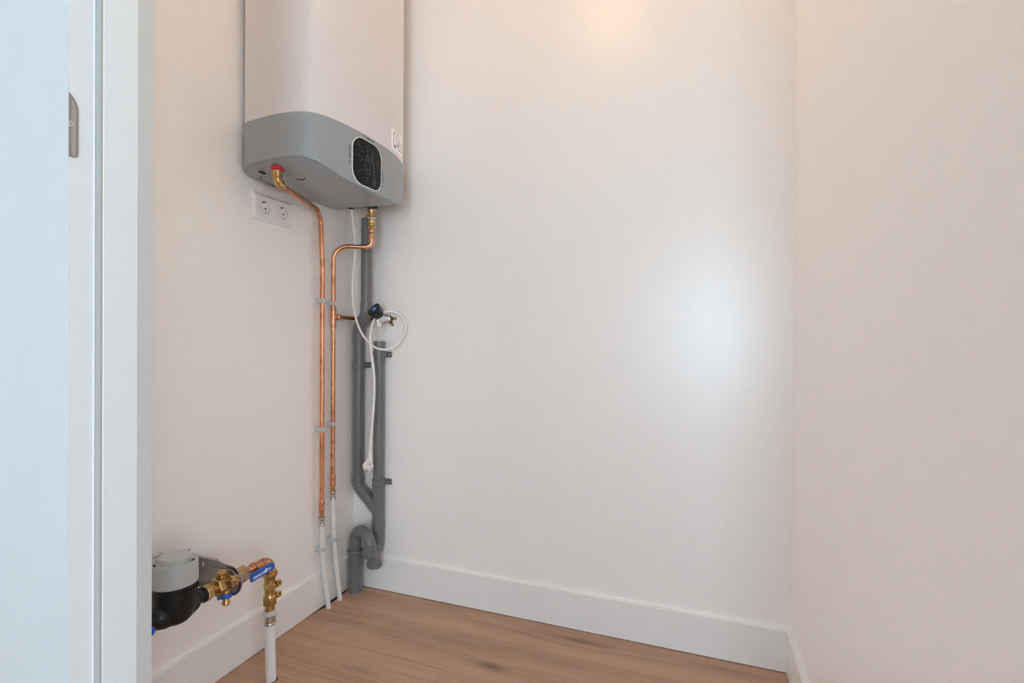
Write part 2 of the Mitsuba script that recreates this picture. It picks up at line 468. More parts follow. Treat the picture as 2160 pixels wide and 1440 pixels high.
def hw(u, v, z):
    u, v, z = np.broadcast_arrays(np.asarray(u, float), np.asarray(v, float), np.asarray(z, float))
    return HC + u[..., None] * HU + v[..., None] * HV + z[..., None] * Z


half = np.array([(0, .3005, 1.399), (.045, .2995, 1.3995), (.09, .296, 1.401), (.135, .2895, 1.4055), (.179, .279, 1.4155), (.200, .272, 1.4225), (.220, .262, 1.430), (.238, .2465, 1.436),
                 (.250, .224, 1.4402), (.256, .195, 1.442), (.257, .165, 1.442), (.2555, .128, 1.442), (.250, .085, 1.442), (.244, .045, 1.440), (.236, .018, 1.435), (.224, .004, 1.4285),
                 (.208, 0, 1.424), (.16, 0, 1.4185), (.08, 0, 1.4165), (0, 0, 1.416)])
from scipy.interpolate import PchipInterpolator
hs = np.r_[0, np.cumsum(np.linalg.norm(np.diff(half[:, :2], axis=0), axis=1))]
hp = PchipInterpolator(hs, half)(np.unique(np.r_[np.linspace(0, hs[-1], 70), hs]))
outline = np.vstack([hp, (hp * [-1, 1, 1])[-2:0:-1]])          # u, v, z of the rim, once round (seen from above: from front middle to +u)
front_v = PchipInterpolator(np.r_[-hp[:40:, 0][hp[:40, 0] > 0][::-1][:0], [-.257], -half[8:0:-1, 0], half[:9, 0], [.257]],
                            np.r_[[.165], half[8:0:-1, 1], half[:9, 1], [.165]]) if False else None
fu = np.r_[-half[9:0:-1, 0], half[:10, 0]]
fv = np.r_[half[9:0:-1, 1], half[:10, 1]]
front_v = PchipInterpolator(fu, fv)


def loft(rings, cap0=True, cap1=True):
    n = len(rings[0])
    V = np.concatenate(rings)
    F = []
    for i in range(len(rings) - 1):
        for j in range(n):
            a, b = i * n + j, i * n + (j + 1) % n
            F += [(a, b, b + n), (a, b + n, a + n)]
    extra = []
    for on, base, flip in ((cap0, 0, True), (cap1, (len(rings) - 1) * n, False)):
        if on:
            c = len(V) + len(extra)
            extra.append(rings[0 if flip else -1].mean(0))
            for j in range(n):
                a, b = base + j, base + (j + 1) % n
                F.append((c, b, a) if flip else (c, a, b))
    if extra:
        V = np.vstack([V, extra])
    m = trimesh.Trimesh(V, np.array(F), process=False)
    if m.volume < 0:
        m.invert()
    return m


def inset(o, d):
    """The outline moved inwards by d (u, v only)."""
    p = o[:, :2]
    t = np.roll(p, -1, 0) - np.roll(p, 1, 0)
    t /= np.linalg.norm(t, axis=1, keepdims=True)
    nrm = np.c_[t[:, 1], -t[:, 0]]
    c = np.array([0, .14])
    sgn = np.sign((nrm * (p - c)).sum(1))[:, None]
    return p - nrm * sgn * d


ZS = 1.560
note('water_heater', 'large white wall hung water heater with a grey lower cover and black display', 'water heater')
rim = outline[:, 2]
zb_front = lambda u: PchipInterpolator(half[:9, 0], half[:9, 2])(np.clip(np.abs(u), 0, .25))
zb_back = lambda u: PchipInterpolator(half[:12:-1, 0], half[:12:-1, 2])(np.clip(np.abs(u), 0, .244)) if False else np.interp(np.abs(u), [0, .08, .16, .208, .224, .244], [1.416, 1.4165, 1.4185, 1.424, 1.4285, 1.440])


def zbot(u, v):
    t = np.clip(v / 0.29, 0, 1)
    return zb_back(u) * (1 - t) + zb_front(u) * t


cover = [hw(*outline[:, :2].T, ZS)]
for k in (0.25, 0.5, 0.75):
    cover.append(hw(*outline[:, :2].T, ZS + (rim + 0.004 - ZS) * k))
cover.append(hw(*outline[:, :2].T, rim + 0.004))
i1 = inset(outline, 0.0012)
cover.append(hw(*i1.T, rim + 0.0012))
i2 = inset(outline, 0.004)
cover.append(hw(*i2.T, rim))
i2b = inset(outline, 0.0085)
cover.append(hw(*i2b.T, rim + 0.0014))
i3 = inset(outline, 0.010)
cover.append(hw(*i3.T, np.maximum(rim, zbot(*i3.T)) - 0.0002))
cen = np.array([0, .14])
for s in (0.9, 0.75, 0.55, 0.35, 0.15):
    q = cen + (i3 - cen) * s
    cover.append(hw(*q.T, zbot(*q.T) - 0.0008))
put('water_heater__lower_cover', loft(cover), COVER, smooth=28, label='grey plastic lower cover')
o2 = inset(outline, 0.0010)
tank = [hw(*inset(outline, 0.0035).T, ZS + 0.0004), hw(*o2.T, ZS + 0.0022)] + [hw(*o2.T, z) for z in (1.7, 1.9, 2.1, 2.3, 2.42)]
tank += [hw(*inset(outline, 0.006).T, 2.44), hw(*inset(outline, 0.02).T, 2.452), hw(*inset(outline, 0.06).T, 2.456)]
put('water_heater__tank_shell', loft(tank), TANK, smooth=28, label='glossy white tank shell')
put('water_heater__wall_bracket', box(XL + 0.0005, -1.238, 1.2, 1.5, 1.8, 1.86), STEEL)


def on_front(m, lift=0.0, size=0.012):
    """A mesh in (u, z, thickness) bent onto the heater's front."""
    v, f2 = trimesh.remesh.subdivide_to_size(m.vertices, m.faces, size, max_iter=12) if size else (m.vertices, m.faces)
    d = 1e-4
    tv = (front_v(v[:, 0] + d) - front_v(v[:, 0] - d)) / (2 * d)
    nu, nv = -tv / np.sqrt(1 + tv ** 2), 1 / np.sqrt(1 + tv ** 2)
    h = v[:, 2] + lift
    p = hw(v[:, 0] + nu * h, front_v(v[:, 0]) + nv * h, v[:, 1])
    return trimesh.Trimesh(p, f2, process=False)


def flat(poly, depth):
    return trimesh.util.concatenate([trimesh.creation.extrude_polygon(g, depth, engine='earcut') for g in getattr(poly, 'geoms', [poly])])


# display: u 1.227..1.374 - 1.337
du0, du1, dz0, dz1 = -0.1185, 0.0200, 1.4045, 1.5465
dcx, dcz = (du0 + du1) / 2, (dz0 + dz1) / 2
dsp = rrect(du0, du1, dz0, dz1, 0.042, 12)
dk = put('water_heater__display', on_front(flat(dsp.buffer(-0.0022), 0.0022), -0.0004, 0.010), GLASSB, smooth=30, label='black glossy control display with rounded corners')
put('water_heater__display__bezel', on_front(flat(dsp.difference(dsp.buffer(-0.0024)), 0.0028), -0.0004, 0.010), BEZEL, smooth=30, label='thin silver rim')


def ln(pts, w):
    return LineString(pts).buffer(w / 2, quad_segs=3)


def dp(a, b):
    return (dcx + a, dcz + b)


icons = [ln([dp(-.012, .021), dp(-.012, -.003), dp(-.002, -.003), dp(.008, -.003), dp(.008, .021), dp(-.002, .021), dp(-.012, .021)], .0011),
         rrect(dcx - .013, dcx + .009, dcz - .029, dcz + .022, .008).boundary.buffer(.0007),
         rrect(dcx + .021, dcx + .038, dcz - .058, dcz - .040, .004).boundary.buffer(.0007),
         ln([dp(.026, -.046), dp(.033, -.052)], .001), ln([dp(.026, -.052), dp(.033, -.046)], .001),
         Point(dp(.043, .013)).buffer(.0042).boundary.buffer(.0006)]
for (a, b) in ((-.030, .030), (-.031, .004), (-.026, -.024), (-.004, .026), (-.006, -.041)):
    icons.append(Polygon([dp(a - .004, b - .003), dp(a + .004, b), dp(a + .004, b + .005)]))
put('water_heater__display__icons', on_front(flat(unary_union(icons[1:]), 0.0003), 0.0018, 0.015), ICON, smooth=False, kind='stuff')
dots = []
for k in range(4):
    dots.append(Point(dp(-.047 + .004 * k, .058 - .006 * k)).buffer(.0012))
for k in range(6):
    dots.append(Point(dp(-.003, .056 - .0045 * k)).buffer(.0009))
for k in range(3):
    dots.append(Point(dp(-.048 + .005 * k, .018 - .002 * k)).buffer(.0011))
for k in range(2):
    dots.append(Point(dp(-.043 + .003 * k, -.036 + .005 * k)).buffer(.0012))
dots.append(Point(dp(-.006, -.05)).buffer(.0014))
dots += [ln([dp(-.005, .012), dp(.002, .012)], .0012), ln([dp(-.0015, .0085), dp(-.0015, .0155)], .0012), ln([dp(-.005, -.017), dp(.002, -.017)], .0014),
         ln([dp(.018, .040), dp(.024, .010), dp(.028, -.010), dp(.034, -.044)], .0011)]
put('water_heater__display__lights', on_front(flat(unary_union(dots), 0.0003), 0.0018, 0.015), ICONL, smooth=False, kind='stuff')


# lettering round the display, and its ringed house mark
def wordmark():
    t = meshkit.text_mesh('ARISTON', 0.0060, 0.0003, bold=True)
    t.apply_translation([0.0125, 0, 0])
    h = 0.0075
    house = Polygon([(0.0006, 0.0005), (0.0066, 0.0005), (0.0066, 0.005), (0.0036, 0.0078), (0.0006, 0.005)]).boundary.buffer(0.0005)
    return cat(t, flat(house.union(Point(0.0036, 0.003).buffer(0.0011)), 0.0003))


wm = wordmark()
W = wm.bounds[1][0]


def stamp(u, z, ang, squash=1.0):
    m = wm.copy()
    m.apply_transform(trimesh.transformations.scale_matrix(squash, direction=[1, 0, 0]))
    m.apply_transform(trimesh.transformations.rotation_matrix(ang, [0, 0, 1]))
    m.apply_translation([u, z, 0])
    put('water_heater__lettering', on_front(m, 0.0001, 0.02), INK, smooth=False)


k = 0.051 / W
stamp(dcx - 0.020, dz1 + 0.0042, 0.0, k)
stamp(du0 - 0.0045, dcz - 0.019, math.pi / 2, k)
stamp(du1 + 0.0115, dcz - 0.047, math.pi / 2, k)

# mounting sticker
su0, su1, sz0, sz1 = 0.0855, 0.186, 1.5765, 1.6445
sq = sbox(su0, sz0, su1, sz1)
put('water_heater__sticker', on_front(flat(sq, 0.0003), -0.0009, 0.01), STICK, smooth=False, label='white mounting sticker with small drawings')
dr_ = [rrect(su0 + .018, su0 + .040, sz0 + .012, sz0 + .058, .004).boundary.buffer(.0011), sbox(su0 + .027, sz0 + .0135, su0 + .034, sz0 + .0205),
       ln([(su0 + .025, sz0 + .006), (su0 + .025, sz0 + .010)], .001), ln([(su0 + .032, sz0 + .006), (su0 + .032, sz0 + .010)], .001),
       rrect(su0 + .056, su0 + .092, sz0 + .014, sz0 + .037, .004).boundary.buffer(.0010), sbox(su0 + .0575, sz0 + .021, su0 + .064, sz0 + .029),
       ln([(su0 + .051, sz0 + .023), (su0 + .054, sz0 + .023)], .001), ln([(su0 + .051, sz0 + .029), (su0 + .054, sz0 + .029)], .001),
       ln([(su0 + .056, sz0 + .058), (su0 + .064, sz0 + .054), (su0 + .068, sz0 + .048), (su0 + .069, sz0 + .042)], .002), ln([(su0 + .049, sz0 + .0625), (su0 + .058, sz0 + .0615)], .003)]
put('water_heater__sticker__print', on_front(flat(unary_union(dr_), 0.0003), -0.0005, 0.02), STICKG, smooth=False)


# underside details
def under(u, v, dz=0.0):
    return hw(u, v, float(zbot(np.array(u), np.array(v))) - 0.001 + dz)


HOT, COLD = under(-.2195, .1195), under(.2135, .1365)
put('water_heater__hot_collar', lathe([(0, 0.004), (.0175, 0.004), (.0175, -.004), (.0155, -.0062), (0, -.0062)], HOT, Z), RED, label='red plastic collar of the hot outlet')
put('water_heater__cold_collar', lathe([(0, 0.005), (.0175, 0.005), (.0175, -.004), (.0150, -.0075), (0, -.0075)], COLD, Z), NAVY, label='dark blue plastic collar of the cold inlet')
for (u, v, a) in ((-.2150, .060, .15), (.186, .070, 0.0), (.196, .165, .2)):
    c = under(u, v)
    put('water_heater__slot', extr(rrect(-.011, .011, -.0035, .0035, .0015), .003, c + np.array([0, 0, -.0012]), HU, HV), DARK, smooth=False)
for pts in (((-.165, .165), (-.150, .150), (-.160, .135)), ((-.196, .04), (-.186, .022), (-.12, .014), (-.02, .012))):
    pl = np.array([under(*q, -0.0004) for q in pts])
    put('water_heater__seam_line', tube(bend(pl, 0.01), 0.0009, 6), DARK)

# ------------------------------------------------------------------ sockets
note('double_socket', 'white double wall socket under the water heater', 'socket')
sy0, sy1, sz0_, sz1_ = 1.1515, 1.3087, 1.3035, 1.3867
oy, oz = XL + 0.0002, 0


def yz(poly, depth, x0):
    return extr(poly, depth, (x0, 0, 0), Y, Z, X)


# bevelled frame: loft of rectangles with two square holes
def rect_ring(y0, y1, z0, z1, x):
    return np.array([(x, y0, z0), (x, y1, z0), (x, y1, z1), (x, y0, z1)])


fr = loft([rect_ring(sy0, sy1, sz0_, sz1_, XL), rect_ring(sy0, sy1, sz0_, sz1_, XL + .004), rect_ring(sy0 + .0085, sy1 - .0085, sz0_ + .0085, sz1_ - .0085, XL + .0105)])
holes = [rod((XL + .0012, c, (sz0_ + sz1_) / 2), X, .0199, .03, 40) for c in (1.1955, 1.2665)]
cut = trimesh.boolean.difference([fr] + holes, engine='manifold')
put('double_socket__frame', cut, SOCK, smooth=False)
for c in (1.1955, 1.2665):
    cz = (sz0_ + sz1_) / 2
    k = put('double_socket__socket_insert', yz(rrect(c - .0285, c + .0285, cz - .0285, cz + .0285, .003).difference(Point(c, cz).buffer(.0200, quad_segs=16)), .0022, XL + .0098), SOCK, smooth=False)
    put(k + '__well', cat(ringm((XL + .0012, c, cz), X, .0194, .0202, .0112, 40), rod((XL + .0008, c, cz), X, .0198, .0010, 40)), SOCK, smooth=30)
    for s in (-.0095, .0095):
        put(k + '__pin_hole', rod((XL + .0017, c + s, cz), X, .0027, .0004, 16), DARK)
    for s in (1, -1):
        put(k + '__earth_clip', extr(sbox(c - .0035, cz + s * .0178 - .0016, c + .0035, cz + s * .0178 + .0016), .007, (XL + .0016, 0, 0), Y, Z, X), ICON, smooth=False)

# ------------------------------------------------------------------ hot water pipe
PXW = -1.228                                # pipe centre off the left wall
note('hot_water_pipe', 'copper pipe from the brass elbow at the red collar down to white plastic pipe', 'pipe')
E0 = HOT + np.array([0.0, 0.0, -.0062])
ez = 1.386
ed = np.array([PXW + 0.004, 1.405, 1.389]) - np.array([E0[0], E0[1], ez])
ed /= np.linalg.norm(ed)
EC = np.array([E0[0], E0[1], ez])
put('hot_water_pipe__elbow_fitting', cat(
    lathe([(0, 0), (.0135, 0), (.0140, .002), (.0140, .020), (.0128, .021), (0, .021)], E0, -Z),
    tube(bend([E0 - Z * .019, EC, EC + ed * .018], .012), .0115, 20), hexnut(EC, ed, .0152, .012, .012), rod(EC, ed, .0118, .003, 24, s0=.024)), BRASS, smooth=30,
    label='brass elbow under the red collar')
hot = bend([EC + ed * .010, (PXW, 1.4185, 1.3895), (PXW, 1.4345, 1.30), (PXW, 1.4362, .37)], [.05, .09])
hot = bend([EC + ed * .010, EC + ed * (np.linalg.norm(np.array([PXW, 1.431, 1.3895]) - EC)) * 1.0 + np.array([0, 0, 0]), (PXW, 1.4345, 1.2), (PXW, 1.4365, .37)], [.05, 0])
put('hot_water_pipe__copper_tube', tube(hot, .0076, 20), COPPER)


def press_chain(name, x, y, ztop, drop=(0, 0)):
    """copper press coupling, brass adapter, nickel sleeve, from ztop down; returns its lower end."""
    o = np.array([x, y, ztop])
    put(name + '__press_coupling', lathe([(0, 0), (.0082, 0), (.0086, .001), (.0086, .006), (.0108, .0085), (.0108, .0125), (.0090, .015), (.0090, .030), (.0108, .0325), (.0108, .0365), (.0088, .039), (.0086, .046),
                                          (0, .046)], o, -Z), COPPER)
    put(name + '__adapter', lathe([(0, .040), (.0076, .040), (.0076, .060), (.010, .061), (.010, .064), (0, .064)], o, -Z), BRASS, label='brass adapter')
    put(name + '__press_sleeve', lathe([(0, .061), (.0115, .061), (.0118, .063), (.0118, .067), (.0098, .0685), (.0096, .074), (.0088, .0755), (.0096, .077), (.0096, .082), (.0088, .0835), (.0098, .085), (.0104, .090), (.0104, .092),
                                        (0, .092)], o, -Z), NICKEL, label='shiny nickel press sleeve')
    return o - Z * .089


def pipe_print(name, path, r, a, b, seed, side):
    """The dark line of tiny printed marks along a plastic pipe."""
    rng = np.random.default_rng(seed)
    p = np.asarray(path)
    s = np.r_[0, np.cumsum(np.linalg.norm(np.diff(p, axis=0), axis=1))]
    ms, q = [], a
    while q < b:
        L = rng.uniform(.0015, .0045)
        c = np.array([np.interp(q + L / 2, s, p[:, i]) for i in range(3)])
        t = np.array([np.interp(q + .01, s, p[:, i]) for i in range(3)]) - c
        t /= np.linalg.norm(t)
        n = side - (side @ t) * t
        n /= np.linalg.norm(n)
        w = rng.uniform(.0004, .0009)
        ms.append(extr(sbox(-L / 2, -w, L / 2, w), .0003, c + n * (r - .0001), t, np.cross(n, t), n))
        q += L + rng.uniform(.002, .006)
    put(name + '__print', cat(ms), PRINT, smooth=False, kind='stuff', label='row of small dark printed marks')


to_cam = np.array([.66, -.75, 0])
end = press_chain('hot_water_pipe', PXW, 1.4365, .386)
wp = spline([end, (PXW + .0005, 1.4375, .255), (PXW + .002, 1.4395, .20), (PXW + .007, 1.4455, .11), (PXW + .013, 1.4515, .04), (PXW + .016, 1.4545, -.006)], 5)
put('hot_water_pipe__plastic_tube', tube(wp, .0080, 20), WHITEP, label='white plastic tube with small dark print')
pipe_print('hot_water_pipe', wp, .0080, .012, .205, 3, to_cam)

# ------------------------------------------------------------------ cold water pipe
note('cold_water_pipe', 'copper pipe with a tee and a press elbow beside the grey drain pipe', 'pipe')
V0 = COLD + np.array([0, 0, -.0075])
vx, vy = V0[0], V0[1]
KZ = 1.2795
ce = np.array([vx, vy, KZ])
cw = np.array([PXW, 1.4905, KZ + .001])
cd = (cw - ce) / np.linalg.norm(cw - ce)
put('cold_water_pipe__press_elbow', cat(
    lathe([(0, 0), (.0100, 0), (.0104, .001), (.0104, .010), (.0126, .012), (.0126, .0155), (.0102, .018)], (vx, vy, KZ + .049), -Z),
    tube(bend([(vx, vy, KZ + .034), (vx, vy, KZ), ce + cd * .022], .022), .0100, 20),
    lathe([(.0102, .014), (.0126, .017), (.0126, .0205), (.0104, .0225), (.0104, .031), (.0100, .032), (0, .032)], ce, cd)), COPPER, label='shiny copper press elbow')
cp = bend([ce + cd * .02, cw, (PXW, 1.4915, 1.058)], .052)
put('cold_water_pipe__copper_tube', tube(cp, .0076, 20), COPPER)
TZ = 1.026
tee = cat(lathe([(0, 0), (.0084, 0), (.0088, .001), (.0088, .008), (.0112, .0105), (.0112, .0145), (.0092, .017), (.0092, .068), (.0112, .0705), (.0112, .0745), (.0088, .077), (.0088, .085), (0, .085)],
                (PXW, 1.4918, TZ + .040), -Z),
          lathe([(0, 0), (.0125, .004), (.0098, .012), (.0095, .016), (.0120, .0185), (.0120, .0225), (.0090, .025), (.0088, .032), (0, .032)], (PXW, 1.4918, TZ), Y))
put('cold_water_pipe__tee', tee, COPPER, label='copper press tee')
br = bend([(PXW, 1.519, TZ), (PXW, 1.6325, TZ - .0005), (-1.105, 1.6325, TZ - .001)], .02)
put('cold_water_pipe__branch_tube', tube(br, .0076, 18), COPPER, label='dark copper branch tube to the tap')
put('cold_water_pipe__copper_tube', tube([(PXW, 1.4918, TZ - .035), (PXW, 1.4925, .42)], .0076, 20), COPPER)
end = press_chain('cold_water_pipe', PXW, 1.4928, .4615)
wp = spline([end, (PXW + .0005, 1.4955, .31), (PXW + .002, 1.4995, .225), (PXW + .006, 1.5045, .14), (PXW + .012, 1.512, .05), (PXW + .0155, 1.5165, -.006)], 5)
put('cold_water_pipe__plastic_tube', tube(wp, .0080, 20), WHITEP, label='white plastic tube with small dark print')
pipe_print('cold_water_pipe', wp, .0080, .085, .33, 5, to_cam)

# safety valve between the elbow and the heater
note('safety_valve', 'brass safety valve with a side spout under the dark blue collar', 'valve')
put('safety_valve__body', cat(
    lathe([(0, 0), (.0135, 0), (.0155, .002), (.0155, .009), (.0130, .013), (.0130, .030), (.0138, .031), (.0138, .035), (0, .035)], V0, -Z),
    lathe([(0, .0355), (.0134, .0355), (.0134, .052), (.0120, .054), (.0134, .056), (.0122, .0605), (.0140, .062), (0, .062)], V0, -Z)), BRASS)
put('safety_valve__white_ring', ringm(V0, -Z, .010, .0145, .0035, 36, .0325, .0008), WHITEP, label='white sealing ring')
put('safety_valve__hex_nut', hexnut(V0, -Z, .0158, .0135, .0615, .2), BRASS, smooth=False)
sd = np.array([-1.1625 - vx, 1.593 - vy, 0])
sl = np.linalg.norm(sd)
sd /= sl
so = V0 - Z * .0215
put('safety_valve__spout', cat(tube(bend([so + sd * .004, so + sd * (sl * .93), so + sd * (sl * .93) - Z * .022], .008), .0098, 16)), BRASS)
put('safety_valve__lock_nut', rod(V0 - Z * .0, -Z, .0098, .012, 24, s0=.0745), COPPER)

# ------------------------------------------------------------------ clips on the left wall
def clip(y, z, label, tilt=False):
    h = .0072
    m = [extr(Polygon([(XL, y - .0125), (PXW - .002, y - .0125), (PXW + .003, y - .0102), (PXW + .0095, y - .0075), (PXW + .0112, y - .002), (PXW + .0108, y + .004), (PXW + .006, y + .0095), (PXW - .002, y + .0125),
                       (XL, y + .0125)]).difference(Point(PXW, y).buffer(.0079)), 2 * h, (0, 0, z - h))]
    k = put('pipe_clip', cat(m), CLIP, smooth=30, label=label, category='clip', group='grey pipe clips on the left wall')
    put(k + '__latch', box(PXW + .002, PXW + .0118, y - .0108, y - .0068, z - h * .65, z + h * .65, .0006), CLIP, smooth=False)
    if tilt:
        put(k + '__strap_tail', tube([(XL + .010, y - .010, z + h - .001), (XL + .006, y - .014, z + h + .008), (XL + .016, y - .012, z + h + .014)], .0013, 8), CLIP)


clip(1.4358, 1.079, 'light grey clip on the hot copper pipe, the upper one')
clip(1.4916, 1.0735, 'light grey clip on the cold copper pipe just above the tee')
clip(1.4362, .632, 'light grey clip with a loose tail on the hot copper pipe, mid height', True)
clip(1.4922, .6415, 'light grey clip on the cold copper pipe, mid height')
clip(1.4397, .2115, 'light grey clip on the white pipe below the hot copper pipe', True)
clip(1.4998, .2235, 'light grey clip on the white pipe below the cold copper pipe', True)

# ------------------------------------------------------------------ grey drain pipes
R = .0202
RO = .0226
Lx, Ux, Rx, Gy, Uy, Ry = -1.2120, -1.1625, -1.1213, 1.6185, 1.595, 1.6185
note('drain_pipe', 'tall grey plastic drain pipe in the corner with an offset below the tap', 'pipe')
put('drain_pipe__upper_tube', cat(ringm((Ux, Uy, 1.395), -Z, R - .002, R, .325, 32)), PVC)


def socket_ring(o, d, length, r=RO):
    return lathe([(R - .001, 0), (r - .0012, 0), (r, .0012), (r, length - .001), (r - .001, length), (R - .001, length), (R - .001, 0)], o, d, 36)


jz0, jz1 = 1.040, .992
put('drain_pipe__offset_bend', cat(
    socket_ring((Ux, Uy, 1.083), -Z, .030), tube(bend([(Ux, Uy, 1.056), (Ux, Uy, 1.042), (Lx, Gy, .987), (Lx, Gy, .958)], .026, .1), RO - .0008, 28),
    socket_ring((Lx, Gy, .972), -Z, .036)), PVC, label='offset bend of two elbows')
mid = np.array([(Ux + Lx) / 2, (Uy + Gy) / 2, 1.0145])
md = np.array([Lx - Ux, Gy - Uy, -.055])
put('drain_pipe__offset_collar', socket_ring(mid - md / np.linalg.norm(md) * .006, md, .014, RO + .0012), PVC)
put('drain_pipe__lower_tube', rod((Lx, Gy, .965), -Z, R, .545, 32), PVC)
sdir = np.array([Rx - Lx, 0, -(Rx - Lx)])
sdn = sdir / np.linalg.norm(sdir)
ebz = .3885
put('drain_pipe__elbow', cat(socket_ring((Lx, Gy, .431), -Z, .026), tube(bend([(Lx, Gy, .408), (Lx, Gy, ebz), np.array([Lx, Gy, ebz]) + sdn * .045], .026, .1), RO - .0006, 28),
                             lathe([(0, .016), (RO, .016), (RO + .0006, .018), (RO + .0006, .047), (RO - .001, .049), (0, .049)], (Lx, Gy, ebz), sdn)), PVC, label='grey elbow turning to the branch')

note('drain_pipe_001', 'grey drain pipe with an open top and side branch, right of the corner pipe', 'pipe')
put('drain_pipe_001__tube', ringm((Rx, Ry, .939), -Z, R - .0022, R, .545, 36), PVC)
put('drain_pipe_001__branch', cat(
    lathe([(0, 0), (RO - .001, 0), (RO, .001), (RO, .132), (RO + .0006, .133), (RO + .0006, .134), (0, .134)], (Rx, Ry, .398), -Z, 36),
    lathe([(0, .046), (RO - .0012, .046), (RO - .0006, .048), (RO - .0006, .129), (0, .130)], (Lx, Gy, ebz), sdn)), PVC, label='branch fitting')
# trap
Mx, My, Sx, Sy = -1.1095, 1.551, -1.2000, 1.586
note('siphon_trap', 'grey siphon trap swivelled between the branch pipe and the floor pipe', 'trap')
zb = .158
put('siphon_trap__inlet', cat(lathe([(0, 0), (RO + .0002, 0), (RO + .0012, .001), (RO + .0012, .032), (RO, .033), (0, .033)], (Rx, Ry, .266), -Z, 36),
                              rod((Rx, Ry, .24), -Z, R + .0010, .04, 36)), PVC)
u1, u2 = np.array([Rx + .0008, Ry, 0]), np.array([Mx, My, 0])
zb = .160
ub = bend([u1 + Z * .215, u1 + Z * (zb - .004), u2 + Z * (zb - .004), u2 + Z * .175], .0345, .12)
put('siphon_trap__lower_bend', cat(tube(ub, R + .0004, 28), ringm(u1 + Z * .2145, -Z, .018, RO - .0006, .003), ringm(u2 + Z * .172, -Z, .018, RO - .0008, .002)), PVC)
uc = (u1 + u2) / 2
put('siphon_trap__cleaning_cap', lathe([(0, 0), (.0255, 0), (.0265, .001)] + [(.0265, .0175), (.0255, .019), (0, .019)], uc + Z * .1255, -Z, 44), PVC, label='ribbed grey cleaning cap')
put('siphon_trap__cap_neck', lathe([(0, 0), (.0225, 0), (.0235, .034), (0, .034)], uc + Z * .158, -Z, 32), PVC)
put('siphon_trap__cap_ribs', cat([box(-.0004, .0004, .0262, .0271, -.017, -.002).apply_transform(basis(uc + Z * .1255, [math.cos(a), math.sin(a), 0], [-math.sin(a), math.cos(a), 0], Z))
                                  for a in np.arange(40) * 2 * math.pi / 40]), PVC, smooth=False, kind='stuff')
u3 = np.array([Sx, Sy, 0])
tb = bend([u2 + Z * .165, u2 + Z * .2375, u3 + Z * .2375, u3 + Z * .148], .044, .1)
put('siphon_trap__upper_bend', cat(tube(tb, R + .0006, 28), ringm(u2 + Z * .2035, -Z, .018, RO, .034, 36, 0, .001), ringm(u3 + Z * .204, -Z, .018, RO, .048, 36, 0, .001)), PVC)
pm = tb[len(tb) // 2]
dd = (u3 - u2) / np.linalg.norm(u3 - u2)
put('siphon_trap__bend_seam', ringm(pm, dd, .018, R + .0016, .0022, 36, -.001), PVC)
note('floor_pipe', 'short thick grey pipe rising from the floor in the corner', 'pipe')
put('floor_pipe__tube', rod((Sx, Sy, -.004), Z, .0250, .10, 40), PVC)
put('floor_pipe__socket', lathe([(0, 0), (.0252, 0), (.0266, .0015), (.0266, .062), (.0285, .064), (.0292, .0665), (.0292, .070), (.0280, .0725), (.0240, .0725), (.0235, .066), (0, .066)], (Sx, Sy, .086), Z, 44), PVC)
put('floor_pipe__filler', ringm((Sx + .0008, Sy - .001, -.0002), Z, .0245, .0266, .0008, 30), DUST, label='pale filler round the foot')


# brackets on the back wall
def bracket(x, y, z, xe, label):
    k = put('pipe_bracket', cat(ringm((x, y, z - .0105), Z, R, R + .0026, .021, 40), ringm((x, y, z - .0115), Z, R, R + .0044, .004, 40), ringm((x, y, z + .0075), Z, R, R + .0044, .004, 40)), PVC,
            label=label, category='bracket', group='grey pipe brackets on the back wall')
    t0 = x + R - .001
    prof = np.array([(t0 - .002, y - .006), (t0 + .003, y - .001), (t0 + .0045, YB - .0062), (xe, YB - .0055), (xe, YB - .0005), (t0 - .007, YB - .0005), (t0 - .007, y + .006)])
    put(k + '__tab', extr(Polygon(prof), .021, (0, 0, z - .0105)), PVC, smooth=False)
    put(k + '__tab_recess', box(xe - .0165, xe - .0018, YB - .0064, YB - .0050, z - .0088, z + .0088, .0004), ICON, smooth=False)
    put(k + '__screw', lathe([(0, 0), (.0042, 0), (.0036, .0018), (0, .0024)], (xe - .0092, YB - .0062, z), -Y, 18), CHROME, label='bright screw head')


bracket(Rx, Ry, .889, -1.0800, 'grey bracket at the top of the open drain pipe, below the white cable loop')
bracket(Lx, Ry, .8475, -1.1735, 'grey bracket on the corner drain pipe, half behind the cable')
bracket(Rx + .0005, Ry, .4105, -1.0775, 'grey bracket on the open drain pipe just above the side branch')

# ------------------------------------------------------------------ tap on the back wall
note('wall_tap', 'chrome tap with a black three sided knob and blue disc on the back wall', 'tap')
tx, tz = -1.090, 1.0225
ears = []
for a, L in ((math.radians(5), .026), (math.radians(-62), .025), (math.radians(180), .016)):
    d = np.array([math.cos(a), math.sin(a)])
    ears.append(LineString([(tx, tz), (tx + d[0] * L, tz + d[1] * L)]).buffer(.0048))
plate = unary_union(ears + [Point(tx, tz).buffer(.0135)]).buffer(-.002).buffer(.002)
put('wall_tap__wall_plate', cat(extr(plate, .006, (0, YB - .0005, 0), X, Z, -Y), rod((tx, YB - .005, tz), -Y, .0125, .018, 28)), BRASSD, smooth=35, label='brown brass wall plate with ears')
for a, L in ((math.radians(5), .026), (math.radians(-62), .025)):
    put('wall_tap__wall_plate__screw', lathe([(0, 0), (.0038, 0), (.003, .002), (0, .0026)], (tx + math.cos(a) * L, YB - .0062, tz + math.sin(a) * L), -Y, 16), CHROME)
